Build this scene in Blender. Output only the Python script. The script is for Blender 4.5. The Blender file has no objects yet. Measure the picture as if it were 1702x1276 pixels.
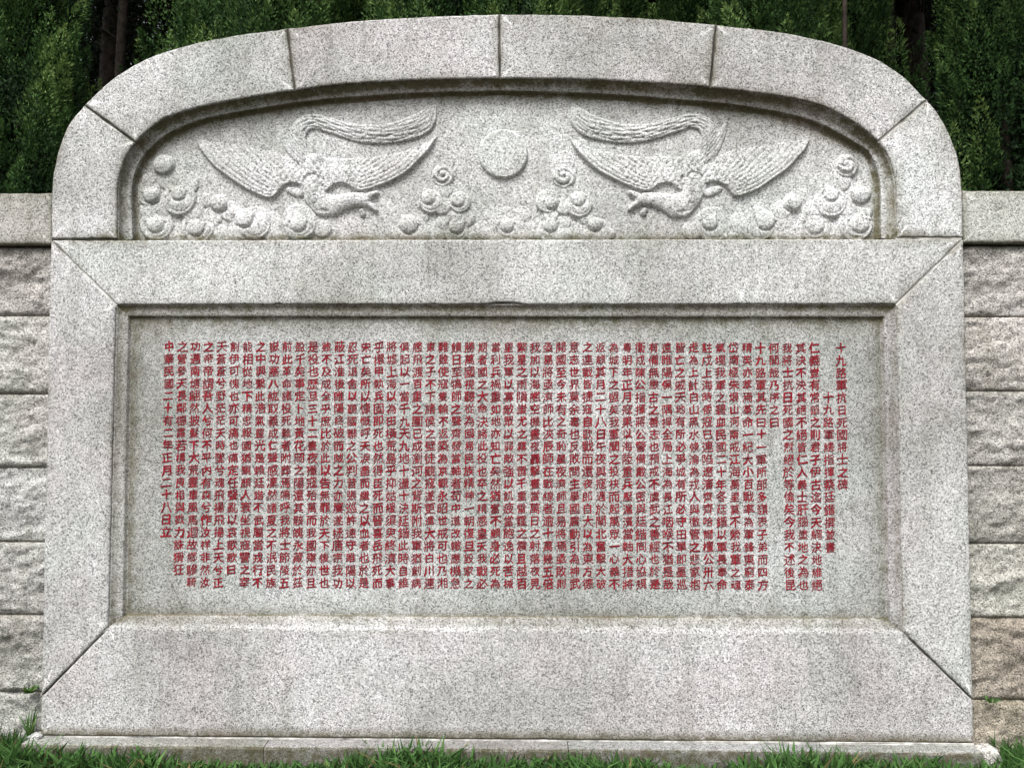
import bpy, bmesh, math, random
import numpy as np
from mathutils import Vector, Matrix

sc = bpy.context.scene
C = sc.collection
R = math.radians

# ------------------------------------------------------------------ camera
CAM = (0.101, -3.7542, 1.6165); YAW, PITCH, ROLL = -0.0150, 0.0355, 0.0016
FPX = 1250.0                                    # focal length in photo pixels (photo 1702 wide)
fw = Vector((math.sin(YAW)*math.cos(PITCH), math.cos(YAW)*math.cos(PITCH), math.sin(PITCH)))
r0 = Vector((math.cos(YAW), -math.sin(YAW), 0)); u0 = r0.cross(fw)
rt = math.cos(ROLL)*r0 + math.sin(ROLL)*u0
up = -math.sin(ROLL)*r0 + math.cos(ROLL)*u0
cam = bpy.data.objects.new('camera', bpy.data.cameras.new('camera')); C.objects.link(cam)
cam.matrix_world = Matrix(((rt.x, up.x, -fw.x, CAM[0]), (rt.y, up.y, -fw.y, CAM[1]), (rt.z, up.z, -fw.z, CAM[2]), (0, 0, 0, 1)))
cam.data.sensor_fit = 'HORIZONTAL'; cam.data.sensor_width = 36; cam.data.lens = 36*FPX/1702
cam.data.clip_start = 0.05; cam.data.clip_end = 500
sc.camera = cam

# ------------------------------------------------------------------ light
SUN_EL, SUN_AZ = R(60), R(205)                  # azimuth measured from +Y clockwise
world = bpy.data.worlds.new('World'); sc.world = world; world.use_nodes = True
wn = world.node_tree; bg = wn.nodes['Background']
sky = wn.nodes.new('ShaderNodeTexSky'); sky.sky_type = 'NISHITA'; sky.sun_disc = False
sky.sun_elevation = SUN_EL; sky.sun_rotation = SUN_AZ
sky.air_density = 1.0; sky.dust_density = 5.0; sky.ozone_density = 1.0
hs = wn.nodes.new('ShaderNodeHueSaturation'); hs.inputs['Saturation'].default_value = 0.30
wn.links.new(sky.outputs[0], hs.inputs['Color']); wn.links.new(hs.outputs[0], bg.inputs[0])
bg.inputs[1].default_value = 0.10
sl = bpy.data.lights.new('sun', 'SUN'); sl.energy = 2.2; sl.angle = R(22); sl.color = (1, 0.985, 0.965)
so = bpy.data.objects.new('sun', sl); C.objects.link(so)
sd = Vector((math.sin(SUN_AZ)*math.cos(SUN_EL), math.cos(SUN_AZ)*math.cos(SUN_EL), math.sin(SUN_EL)))
so.rotation_euler = sd.to_track_quat('Z', 'Y').to_euler(); so.location = (0, -5, 10)
sc.view_settings.view_transform = 'Standard'; sc.view_settings.look = 'None'
sc.view_settings.exposure = 1.0; sc.view_settings.gamma = 1; sc.view_settings.use_curve_mapping = False
sc.cycles.max_bounces = 6; sc.cycles.diffuse_bounces = 3

# ------------------------------------------------------------------ helpers
rng = np.random.default_rng(7)
random.seed(7)
def P(px, py, Y=0.0):
    "metres (X, Z) of a traced point on the upright plane y = Y"
    d = fw*FPX + rt*(px-851) - up*(py-638)
    t = (Y-CAM[1])/d.y
    return np.array((CAM[0]+d.x*t, CAM[2]+d.z*t))
def PP(pts, Y=0.0): return np.array([P(x, y, Y) for x, y in pts])
_tab = np.random.default_rng(99).random((256, 256))
def vn(x, y):
    xi = np.floor(x).astype(int); yi = np.floor(y).astype(int)
    fx = x-xi; fy = y-yi; fx = fx*fx*(3-2*fx); fy = fy*fy*(3-2*fy)
    a = _tab[xi % 256, yi % 256]; b = _tab[(xi+1) % 256, yi % 256]
    c = _tab[xi % 256, (yi+1) % 256]; d = _tab[(xi+1) % 256, (yi+1) % 256]
    return (a*(1-fx)+b*fx)*(1-fy)+(c*(1-fx)+d*fx)*fy - 0.5
def fbm(x, y, o=4):
    s = 0; a = 1.0
    x = np.asarray(x, float); y = np.asarray(y, float)
    for k in range(o):
        s = s+a*vn(x*2**k+17.3*k, y*2**k+5.1*k); a *= 0.5
    return s
def tag(o, label=None, cat=None, group=None, kind=None):
    if label: o['label'] = label
    if cat: o['category'] = cat
    if group: o['group'] = group
    if kind: o['kind'] = kind
    return o
def empty(name, loc=(0, 0, 0)):
    o = bpy.data.objects.new(name, None); C.objects.link(o); o.location = loc; o.empty_display_size = .2
    return o
def mesh(name, v, f, mat, parent=None, smooth=True, color=None, att=None):
    me = bpy.data.meshes.new(name); me.from_pydata([tuple(p) for p in v], [], [tuple(q) for q in f])
    me.materials.append(mat)
    me.polygons.foreach_set('use_smooth', [smooth]*len(me.polygons))
    if att:
        for k, a in att.items():
            at = me.attributes.new(k, 'FLOAT', 'POINT'); at.data.foreach_set('value', np.asarray(a, np.float32))
    me.update()
    o = bpy.data.objects.new(name, me); C.objects.link(o)
    if parent: o.parent = parent; o.matrix_parent_inverse = parent.matrix_basis.inverted() if parent.type == 'EMPTY' else Matrix.Identity(4)
    if color is not None: o.color = (*color, 1)
    return o
def fastmesh(name, v, nper, mat, att=None):
    "v: (n*nper,3) array, every nper vertices are one polygon"
    n = len(v)//nper
    me = bpy.data.meshes.new(name); me.vertices.add(n*nper); me.vertices.foreach_set('co', np.asarray(v, np.float32).ravel())
    me.loops.add(n*nper); me.loops.foreach_set('vertex_index', np.arange(n*nper, dtype=np.int32))
    me.polygons.add(n); me.polygons.foreach_set('loop_start', np.arange(0, n*nper, nper, dtype=np.int32))
    me.materials.append(mat)
    if att:
        for k, a in att.items():
            at = me.attributes.new(k, 'FLOAT', 'POINT'); at.data.foreach_set('value', np.asarray(a, np.float32))
    me.update(calc_edges=True); me.validate()
    return me

# ------------------------------------------------------------------ materials
def newmat(name, rough=0.9):
    m = bpy.data.materials.new(name); m.use_nodes = True
    nt = m.node_tree; b = nt.nodes['Principled BSDF']; b.inputs['Roughness'].default_value = rough
    b.inputs['Specular IOR Level'].default_value = 0.25
    return m, nt, b
def N(nt, t, **kw):
    n = nt.nodes.new(t)
    for k, v in kw.items():
        if k in n.inputs: n.inputs[k].default_value = v
        else: setattr(n, k, v)
    return n
def mix(nt, fac, a, b, blend='MIX'):
    n = nt.nodes.new('ShaderNodeMix'); n.data_type = 'RGBA'; n.blend_type = blend
    for i, v in ((0, fac), (6, a), (7, b)):
        if hasattr(v, 'is_output'): nt.links.new(v, n.inputs[i])
        else: n.inputs[i].default_value = v
    return n.outputs[2]
def ramp(nt, src, stops, interp='LINEAR'):
    n = nt.nodes.new('ShaderNodeValToRGB'); n.color_ramp.interpolation = interp
    while len(n.color_ramp.elements) < len(stops): n.color_ramp.elements.new(0.5)
    for e, (p, c) in zip(n.color_ramp.elements, stops):
        e.position = p; e.color = (*c, 1) if len(c) == 3 else c
    nt.links.new(src, n.inputs[0]); return n.outputs[0]
def mth(nt, op, a, b=0.0, clamp=False):
    n = nt.nodes.new('ShaderNodeMath'); n.operation = op; n.use_clamp = clamp
    for i, v in ((0, a), (1, b)):
        if hasattr(v, 'is_output'): nt.links.new(v, n.inputs[i])
        else: n.inputs[i].default_value = v
    return n.outputs[0]
def granite(name, rough_face=False, level=1.0, stain_col=(0.055, 0.050, 0.030), bump=0.35):
    m, nt, b = newmat(name, 0.85)
    geo = N(nt, 'ShaderNodeNewGeometry'); pos = geo.outputs['Position']
    def vor(s, rnd=1.0):
        v = N(nt, 'ShaderNodeTexVoronoi'); v.inputs['Scale'].default_value = s; nt.links.new(pos, v.inputs['Vector'])
        sep = N(nt, 'ShaderNodeSeparateColor'); nt.links.new(v.outputs['Color'], sep.inputs[0]); return sep, v
    def noi(s, d=3, r=0.5, off=None):
        n = N(nt, 'ShaderNodeTexNoise'); n.inputs['Scale'].default_value = s; n.inputs['Detail'].default_value = d; n.inputs['Roughness'].default_value = r
        if off:
            mp = N(nt, 'ShaderNodeMapping'); mp.inputs['Location'].default_value = off; nt.links.new(pos, mp.inputs[0]); nt.links.new(mp.outputs[0], n.inputs['Vector'])
        else: nt.links.new(pos, n.inputs['Vector'])
        return n.outputs['Fac']
    s1, v1 = vor(185); s2, v2 = vor(300)
    # crystals: black mica, grey quartz, pale feldspar
    c1 = ramp(nt, s1.outputs[0], [(0.0, (0.02, 0.02, 0.022)), (0.13, (0.06, 0.06, 0.063)), (0.24, (0.34, 0.34, 0.33)), (0.55, (0.50, 0.50, 0.485)), (0.8, (0.74, 0.735, 0.72)), (1.0, (0.86, 0.85, 0.84))])
    c2 = ramp(nt, s2.outputs[1], [(0.0, (0.02, 0.02, 0.022)), (0.16, (0.10, 0.10, 0.10)), (0.3, (0.36, 0.36, 0.35)), (0.7, (0.56, 0.56, 0.545)), (1.0, (0.86, 0.85, 0.84))])
    col = mix(nt, 0.42, c1, c2)
    # faint pink / green feldspar and lichen casts
    pk = ramp(nt, noi(1.7, 4, 0.6), [(0.40, (0, 0, 0)), (0.62, (1, 1, 1))])
    col = mix(nt, mth(nt, 'MULTIPLY', pk, 0.35), col, mix(nt, 1.0, col, (1.04, 0.96, 0.97, 1), 'MULTIPLY'))
    gr = ramp(nt, noi(2.3, 5, 0.6, (9, 3, 4)), [(0.45, (0, 0, 0)), (0.66, (1, 1, 1))])
    col = mix(nt, mth(nt, 'MULTIPLY', gr, 0.6), col, mix(nt, 1.0, col, (0.93, 0.98, 0.95, 1), 'MULTIPLY'))
    # cloudy weathering
    w = ramp(nt, noi(1.1, 6, 0.62, (3, 1, 7)), [(0.33, (0.66, 0.66, 0.635)), (0.5, (0.93, 0.93, 0.92)), (0.66, (1.12, 1.12, 1.13))])
    col = mix(nt, 1.0, col, w, 'MULTIPLY')
    w2 = ramp(nt, noi(11, 5, 0.7, (1, 6, 2)), [(0.3, (0.82, 0.82, 0.80)), (0.5, (1, 1, 1)), (0.75, (1.10, 1.10, 1.10))])
    col = mix(nt, 1.0, col, w2, 'MULTIPLY')
    smp = N(nt, 'ShaderNodeMapping'); smp.inputs['Scale'].default_value = (9, 2, 0.9); nt.links.new(pos, smp.inputs[0])
    sn = N(nt, 'ShaderNodeTexNoise'); sn.inputs['Scale'].default_value = 1.3; sn.inputs['Detail'].default_value = 5; nt.links.new(smp.outputs[0], sn.inputs['Vector'])
    col = mix(nt, 1.0, col, ramp(nt, sn.outputs['Fac'], [(0.34, (0.86, 0.86, 0.84)), (0.45, (1, 1, 1))]), 'MULTIPLY')
    col = mix(nt, 1.0, col, (1.0, 1.0, 1.035, 1), 'MULTIPLY')
    oi = N(nt, 'ShaderNodeObjectInfo')
    col = mix(nt, 1.0, col, oi.outputs['Color'], 'MULTIPLY')
    # dirt, moss and darker bands (vertex attribute, broken up by noise)
    at = N(nt, 'ShaderNodeAttribute', attribute_name='stain')
    nz = ramp(nt, noi(22, 6, 0.75, (2, 2, 2)), [(0.30, (0.35, 0.35, 0.35)), (0.60, (1, 1, 1))])
    st = mth(nt, 'MULTIPLY', at.outputs['Fac'], nz, True)
    sc_ = ramp(nt, noi(4.5, 4, 0.6, (5, 5, 1)), [(0.35, (0.055, 0.055, 0.024)), (0.52, (0.085, 0.078, 0.046)), (0.70, (0.10, 0.070, 0.050))])
    sc2 = mix(nt, 0.40, sc_, mix(nt, 1.0, col, (0.36, 0.33, 0.22, 1), 'MULTIPLY'))
    col = mix(nt, st, col, sc2)
    if level != 1.0: col = mix(nt, 1.0, col, (level, level, level, 1), 'MULTIPLY')
    nt.links.new(col, b.inputs['Base Color'])
    bp = N(nt, 'ShaderNodeBump'); bp.inputs['Strength'].default_value = bump; bp.inputs['Distance'].default_value = 0.004 if not rough_face else 0.012
    hsum = mth(nt, 'ADD', noi(140, 3, 0.6), mth(nt, 'MULTIPLY', s1.outputs[0], 0.35))
    if rough_face: hsum = mth(nt, 'ADD', hsum, mth(nt, 'MULTIPLY', noi(45, 6, 0.7), 1.6))
    nt.links.new(hsum, bp.inputs['Height']); nt.links.new(bp.outputs[0], b.inputs['Normal'])
    return m
M_GR = granite('dressed_granite')
M_ROCK = granite('rock_faced_granite', True, bump=0.6)
def plain(name, c1, c2, scale=30, rough=0.9, bump=0.3, dist=.004):
    m, nt, b = newmat(name, rough)
    geo = N(nt, 'ShaderNodeNewGeometry')
    n = N(nt, 'ShaderNodeTexNoise'); n.inputs['Scale'].default_value = scale; n.inputs['Detail'].default_value = 6; n.inputs['Roughness'].default_value = .65
    nt.links.new(geo.outputs['Position'], n.inputs['Vector'])
    nt.links.new(ramp(nt, n.outputs['Fac'], [(0.35, c1), (0.65, c2)]), b.inputs['Base Color'])
    bp = N(nt, 'ShaderNodeBump'); bp.inputs['Strength'].default_value = bump; bp.inputs['Distance'].default_value = dist
    nt.links.new(n.outputs['Fac'], bp.inputs['Height']); nt.links.new(bp.outputs[0], b.inputs['Normal'])
    return m
M_MORTAR = plain('old_mortar', (0.03, 0.028, 0.024), (0.16, 0.15, 0.13), 9)
M_POINT = plain('wall_pointing', (0.10, 0.09, 0.075), (0.26, 0.25, 0.22), 12)
M_LIME = plain('lime_mortar', (0.10, 0.095, 0.085), (0.75, 0.74, 0.70), 7)
M_RED = plain('red_lettering_paint', (0.10, 0.004, 0.010), (0.34, 0.010, 0.023), 75, 0.85)
M_SOIL = plain('soil', (0.03, 0.022, 0.014), (0.075, 0.055, 0.035), 8)
M_BARK = plain('bark', (0.025, 0.020, 0.016), (0.075, 0.058, 0.045), 14, bump=.8, dist=.03)
def leafmat(name, stops, trans=0.25, sat=1.0):
    m, nt, b = newmat(name, 0.85)
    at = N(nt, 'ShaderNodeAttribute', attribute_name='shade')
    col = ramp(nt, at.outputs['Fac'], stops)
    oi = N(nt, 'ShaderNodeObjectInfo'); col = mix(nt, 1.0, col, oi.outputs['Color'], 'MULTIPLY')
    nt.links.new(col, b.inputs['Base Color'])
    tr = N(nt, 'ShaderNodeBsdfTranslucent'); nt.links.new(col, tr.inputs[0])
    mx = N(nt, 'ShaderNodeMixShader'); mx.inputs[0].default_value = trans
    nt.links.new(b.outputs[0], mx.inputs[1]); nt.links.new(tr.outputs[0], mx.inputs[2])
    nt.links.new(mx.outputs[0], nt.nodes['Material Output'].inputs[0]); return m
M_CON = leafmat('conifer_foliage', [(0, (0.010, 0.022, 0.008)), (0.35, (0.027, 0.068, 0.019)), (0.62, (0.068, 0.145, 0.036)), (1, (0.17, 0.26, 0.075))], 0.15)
M_FAR_SHADED = leafmat('far_foliage_shaded', [(0, (0.005, 0.009, 0.004)), (0.6, (0.010, 0.020, 0.007)), (0.92, (0.03, 0.05, 0.015)), (1, (0.12, 0.16, 0.05))], 0.3)  # shade among the farther trees is put into these dark greens
M_GRASS = leafmat('grass_blades', [(0, (0.022, 0.055, 0.014)), (0.5, (0.050, 0.125, 0.028)), (0.92, (0.11, 0.22, 0.06)), (1, (0.17, 0.14, 0.06))], 0.3)

# ------------------------------------------------------------------ ground
gx = np.linspace(-60, 60, 61); gy = np.linspace(-60, 60, 61)
gv = [(x, y, -0.105 + (0.02*float(fbm(x*.3, y*.3, 2)) if abs(y) > 1 else 0)) for y in gy for x in gx]
gf = [(j*61+i, j*61+i+1, (j+1)*61+i+1, (j+1)*61+i) for j in range(60) for i in range(60)]
tag(mesh('ground', gv, gf, M_SOIL), kind='structure')

# ------------------------------------------------------------------ curves and stone blocks
def catmull(pts, n=8):
    p = np.asarray(pts, float); p = np.vstack([2*p[0]-p[1], p, 2*p[-1]-p[-2]]); out = []
    for i in range(1, len(p)-2):
        for k in range(n):
            t = k/n
            out.append(0.5*((2*p[i])+(-p[i-1]+p[i+1])*t+(2*p[i-1]-5*p[i]+4*p[i+1]-p[i+2])*t*t+(-p[i-1]+3*p[i]-3*p[i+1]+p[i+2])*t**3))
    out.append(p[-2]); return np.array(out)
def resample(p, n):
    d = np.r_[0, np.cumsum(np.hypot(*np.diff(p, axis=0).T))]; t = np.linspace(0, d[-1], n)
    return np.c_[np.interp(t, d, p[:, 0]), np.interp(t, d, p[:, 1])]
def densify(poly, step):
    out = []; corner = []
    n = len(poly)
    for i in range(n):
        a, b = poly[i], poly[(i+1) % n]; L = np.hypot(*(b-a)); k = max(1, int(round(L/step)))
        for j in range(k): out.append(a+(b-a)*j/k)
    return np.array(out)
def offset(p, d):
    "move every point of a CCW closed polygon inward by d (array)"
    a = p-np.roll(p, 1, 0); b = np.roll(p, -1, 0)-p
    a /= np.linalg.norm(a, axis=1)[:, None]+1e-12; b /= np.linalg.norm(b, axis=1)[:, None]+1e-12
    na = np.c_[-a[:, 1], a[:, 0]]; nb = np.c_[-b[:, 1], b[:, 0]]
    m = na+nb; m /= np.linalg.norm(m, axis=1)[:, None]+1e-12
    c = np.clip((m*na).sum(1), 0.45, 1)
    return p+m*(np.asarray(d)/c)[:, None]
def inset(p, d):
    if d == 0: return p.copy()
    "true inset of a densely sampled closed polygon: points near a corner collapse onto the corner's inset point"
    n = len(p); a = p-np.roll(p, 1, 0); b = np.roll(p, -1, 0)-p
    la = np.maximum(np.linalg.norm(a, axis=1), 1e-9); a = a/la[:, None]; b = b/np.maximum(np.linalg.norm(b, axis=1), 1e-9)[:, None]
    turn = np.arctan2(a[:, 0]*b[:, 1]-a[:, 1]*b[:, 0], (a*b).sum(1))
    q = offset(p, np.full(n, d)); cum = np.r_[0, np.cumsum(la[1:])]; per = cum[-1]+la[0]
    for i in np.nonzero(turn > 0.3)[0]:
        na = np.array((-a[i, 1], a[i, 0])); nb = np.array((-b[i, 1], b[i, 0])); m = (na+nb)/np.linalg.norm(na+nb)
        tgt = p[i]+m*d/max(0.15, float(m@na)); reach = d*math.tan(turn[i]/2)
        ds = np.abs(cum-cum[i]); ds = np.minimum(ds, per-ds); q[ds <= reach+(.010 if d > .02 else .003)] = tgt
    return q
_seed = [0]
def corner_mask(p):
    a = p-np.roll(p, 1, 0); b = np.roll(p, -1, 0)-p
    c = (a*b).sum(1)/np.maximum(np.linalg.norm(a, axis=1)*np.linalg.norm(b, axis=1), 1e-12)
    return (c < .93) | (np.linalg.norm(a, axis=1) < 1e-9)
def block(name, poly, parent, mat=None, yf=0.0, yb=0.32, joint=0.0022, color=(1, 1, 1), chips=(), stainf=None, rough=1.0, wear=1.0):
    _seed[0] += 1; s = _seed[0]*13.7
    poly = np.asarray(poly, float)
    area = 0.5*np.sum(poly[:, 0]*np.roll(poly[:, 1], -1)-np.roll(poly[:, 0], -1)*poly[:, 1])
    if area < 0: poly = poly[::-1]
    p = densify(poly, 0.011); n = len(p)
    p = inset(p, joint)
    cd = np.min(np.hypot(p[:, None, 0]-poly[None, :, 0], p[:, None, 1]-poly[None, :, 1])+np.where(corner_mask(poly), 0, 9)[None, :], axis=1)
    jit = 0.0009*rough*(1+2*fbm(p[:, 0]*22+s, p[:, 1]*22, 3))
    nz = fbm(p[:, 0]*9+s, p[:, 1]*9+3, 2); jit += 0.006*rough*np.clip(nz-0.42, 0, 1)*4
    p = offset(p, jit*np.clip((cd-.012)/.03, 0, 1))
    ch = np.zeros(n)
    for (cx, cz, w, dz) in chips:
        g = np.exp(-((p[:, 0]-cx)/w)**4)*(np.abs(p[:, 1]-cz) < 0.02); p[:, 1] += dz*g; ch += g
    rings = [(yb, 0.0), (0.016, 0.0), (0.0075, 0.0007), (0.003, 0.0028), (0.0008, 0.0062), (0.0, 0.0105), (0.0, 0.03), (0.0, 0.06)]
    V = []; S = []
    for i, (y, o) in enumerate(rings):
        wv = 1+0.7*fbm(p[:, 0]*14+s, p[:, 1]*14+9, 2)
        q = inset(p, o*(wear if i < 6 else 1))
        yy = yf+y*wv if i else yb
        V.append(np.c_[q[:, 0], np.full(n, yy), q[:, 1]])
        base = [1, 1, 1, .8, .55, .32, .10, 0][i]
        f = np.array([stainf(a, b) for a, b in p]) if stainf else np.full(n, 0.6)
        S.append(np.where(f > 1.2, base**.35, base**.65)*f)
    V = np.vstack(V); S = np.concatenate(S)
    F = []
    for i in range(len(rings)-1):
        a = i*n; b = (i+1)*n
        for j in range(n):
            j2 = (j+1) % n; F.append((a+j, a+j2, b+j2, b+j))
    keep = [j for j in range(n) if np.hypot(*(q[j]-q[j-1])) > 1e-6]
    F.append(tuple((len(rings)-1)*n+j for j in keep))
    F.append(tuple(reversed(range(n))))
    o = mesh(name, V, F, mat or M_GR, parent, True, color, {'stain': S})
    o.data.polygons[len(F)-2].use_smooth = False; o.data.polygons[len(F)-1].use_smooth = False
    bm = bmesh.new(); bm.from_mesh(o.data); bmesh.ops.recalc_face_normals(bm, faces=bm.faces); bm.to_mesh(o.data); bm.free()
    return o
def moulding(A, B, prof, parent, color, stain, d0=0.0, n=80, name='moulding'):
    "strip between the stone's edge A and the panel's edge B (both polylines in X,Z)"
    a = resample(A, n); b = resample(B, n); V = []; S = []
    nz = 1+0.5*fbm(a[:, 0]*6, a[:, 1]*6, 3); kk = np.arange(n)*np.hypot(*(a[1]-a[0])); kk = np.minimum(kk, kk[::-1]); nz = nz+0.9*np.exp(-kk/.03)
    for i, (t, y, st) in enumerate(prof):
        q = a+(b-a)*t
        yy = y+0.0012*fbm(a[:, 0]*12+i*7, a[:, 1]*12, 2)
        V.append(np.c_[q[:, 0], yy, q[:, 1]]); S.append(np.clip(st*stain*nz, 0, 1.6))
    m = len(prof); V = np.vstack(V); S = np.concatenate(S)
    F = [(i*n+j, i*n+j+1, (i+1)*n+j+1, (i+1)*n+j) for i in range(m-1) for j in range(n-1)]
    o = mesh(name, V, F, M_GR, parent, True, color, {'stain': S})
    bm = bmesh.new(); bm.from_mesh(o.data); bmesh.ops.recalc_face_normals(bm, faces=bm.faces)
    if sum(f.normal.y for f in bm.faces) > 0: bmesh.ops.reverse_faces(bm, faces=bm.faces)
    bm.to_mesh(o.data); bm.free()
    return o

# ------------------------------------------------------------------ the memorial stele
stele = empty('memorial_stele', (0, 0, 0))
tag(stele, 'large pale granite memorial tablet with arched bird relief and red carved Chinese text', 'monument')
DA, DI = 0.074, 0.036      # depths of the relief panel and of the inscription panel
outer = [[(84, 398), (84.5, 316), (89.6, 273), (99.5, 237), (114, 204), (139, 174)],
         [(139, 174), (168.6, 144.8), (208, 115), (257.5, 90.5), (310, 74), (389, 57.6), (477, 46)],
         [(477, 46), (601.7, 32.6), (741, 25), (830, 22.4)],
         [(830, 22.4), (915, 22.6), (1001.7, 25.6), (1088.7, 30), (1191, 40)],
         [(1191, 40), (1291.7, 51), (1344, 61), (1397, 74), (1443, 90.5), (1472.7, 105), (1509, 132), (1542, 166)],
         [(1542, 166), (1557, 182), (1571.5, 206), (1584.6, 233.7), (1594.5, 263), (1599.4, 296), (1601.5, 329), (1603, 396)]]
inner = [[(195.5, 398), (195.6, 316), (200, 289), (209, 262), (225, 237)],
         [(225, 237), (257.5, 208), (290.4, 191), (339.8, 177), (422, 161.5), (490, 151)],
         [(490, 151), (577.5, 141), (700, 134), (831, 131)],
         [(831, 131), (950, 132.5), (1060, 137.5), (1181, 146.5)],
         [(1181, 146.5), (1258.7, 155.4), (1324.6, 166), (1374, 180), (1407, 196.5), (1440, 219), (1460, 236)],
         [(1460, 236), (1474, 256.7), (1484, 283), (1489, 316), (1489.5, 396)]]
panel = [[(233, 398), (230, 329), (231.5, 303), (239, 280), (249, 263)],
         [(249, 263), (284, 232), (340, 208), (389, 197), (491, 180)],
         [(491, 180), (577.5, 171.5), (695, 164), (831, 160.5)],
         [(831, 160.5), (937.5, 163), (1055, 170), (1177, 180.5)],
         [(1177, 180.5), (1226, 186), (1291.7, 197.5), (1344, 212), (1384, 230), (1417, 248), (1435, 258)],
         [(1435, 258), (1444, 276.5), (1450.7, 300), (1452, 329), (1452, 396)]]
PROF_ARCH = [(-.16, .02, 1), (-.01, 0.007, .9), (0.03, 0.020, 1.2), (0.14, 0.031, 1.05), (0.34, 0.039, .85), (0.52, 0.043, .45), (0.66, 0.044, .3), (0.69, 0.047, .9), (0.72, 0.064, 1.3), (0.80, 0.072, 1.3), (1.0, DA, 1.1), (1.25, DA+.004, .8)]
JN = [(P(*outer[i][-1]), P(*inner[i][-1])) for i in range(5)]; JW = [.8, 1.15, .95, 1.15, .95]
def st_arch(x, z):
    for (a, b), w in zip(JN, JW):
        t = b-a; L = np.hypot(*t); d = abs((x-a[0])*t[1]-(z-a[1])*t[0])/L; u = ((x-a[0])*t[0]+(z-a[1])*t[1])/L/L
        if d < 0.009 and -.05 < u < 1.05: return w*(0.7+0.3*math.sin(u*7+a[0]*5)**2)
    e = 0.5+0.35*math.sin(x*3.1+z*5.0)+0.25*math.sin(x*11+z*7)
    if z < 2.53: e += 0.6
    return max(0.12, min(1.3, e))
cols = [(1.16, 1.17, 1.17), (1.02, 1.04, 1.02), (0.99, 0.98, 0.975), (1.01, 1.01, 0.99), (1.05, 1.05, 1.04), (1.15, 1.16, 1.15)]
mst = [0.75, 1.15, 1.2, 1.15, 1.2, 0.8]
allpanel = []
for i in range(6):
    o_ = PP(catmull(outer[i], 8)); n_ = PP(catmull(inner[i], 8)); q_ = PP(catmull(panel[i], 8), DA)
    b = block('arch_stone', np.vstack([o_, n_[::-1]]), stele, joint=.003, rough=1.4, color=cols[i], stainf=st_arch)
    moulding(n_, q_, PROF_ARCH, b, tuple(c*.97 for c in cols[i]), mst[i], n=70)
    allpanel.append(q_)
# frame of the inscription: lintel, jambs, sill
oTL, oTR, oBL, oBR = P(83, 398), P(1603, 396), P(65, 1223), P(1620, 1236)
oBL[1] = oBR[1] = 0.0
iTL, iTR, iBL, iBR = P(193, 507), P(1490, 506.5), P(180.5, 1041.6), P(1500.5, 1050)
mL, mR = P(67, 1158), P(1619, 1164)
pTL, pTR, pBL, pBR = P(222, 532.5, DI), P(1461, 534, DI), P(213.5, 1019, DI), P(1469.5, 1025.5, DI)
kTL, kTR = P(90, 404), P(1598, 400)
def st_frame(x, z):
    e = 0.35+0.3*math.sin(x*2.3+z*4.0+1)+0.2*math.sin(x*9+z*13)
    if z < 0.04: return 1.5
    if z > 2.40 and abs(x) > 1.8: e += 0.6
    if z < 0.12: e += .2
    return max(0.08, min(1.2, e))
cx0 = P(838, 507)
cx1 = P(720, 507); cx2 = P(462, 507); cx3 = P(1225, 507)
lint = block('lintel_stone', [oTL, oTR, iTR, iTL], stele, color=(1.03, 1.05, 1.02), stainf=st_frame,
             chips=[(cx0[0], cx0[1], 0.075, 0.011), (cx1[0], cx1[1], 0.02, 0.004), (cx2[0], cx2[1], .02, .004), (cx3[0], cx3[1], 0.015, .004)])
jl = block('jamb_stone', [oTL, iTL, iBL, mL], stele, color=(1.0, 1.0, 0.99), stainf=st_frame)
jr = block('jamb_stone', [oTR, mR, iBR, iTR], stele, color=(1.04, 1.05, 1.03), stainf=st_frame, rough=1.6)
sill = block('sill_stone', [mL, iBL, iBR, mR, oBR, oBL], stele, color=(1.0, 0.985, 0.98), stainf=st_frame)
PROF_IN = [(-.2, .02, 1), (0.0, 0.008, .7), (0.05, 0.013, .95), (0.25, 0.018, .9), (0.5, 0.020, .5), (0.68, 0.021, .35), (0.73, 0.024, .8), (0.78, 0.032, 1.1), (0.9, DI, .9), (1.25, DI+.003, .4)]
PROF_SILL = [(-.5, 0.006, .0), (-.35, 0.0022, .0), (-.15, 0.0012, .1), (0.0, 0.004, .1), (0.12, 0.0085, .2), (0.4, 0.0125, .5), (0.9, 0.019, .7), (0.955, 0.024, 1.3), (0.975, 0.037, 1.3), (1.2, DI+.003, 1)]
moulding(np.array([iTL, iTR]), np.array([pTL, pTR]), PROF_IN, lint, (.97, .97, .94), 1.0, n=200)
moulding(np.array([iTL, iBL]), np.array([pTL, pBL]), PROF_IN, jl, (.98, .98, .96), 0.6, n=80)
moulding(np.array([iTR, iBR]), np.array([pTR, pBR]), PROF_IN, jr, (.95, .93, .95), 0.65, n=80)
moulding(np.array([iBL, iBR]), np.array([pBL, pBR]), PROF_SILL, sill, (.93, .925, .91), 0.9, n=200)
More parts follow.
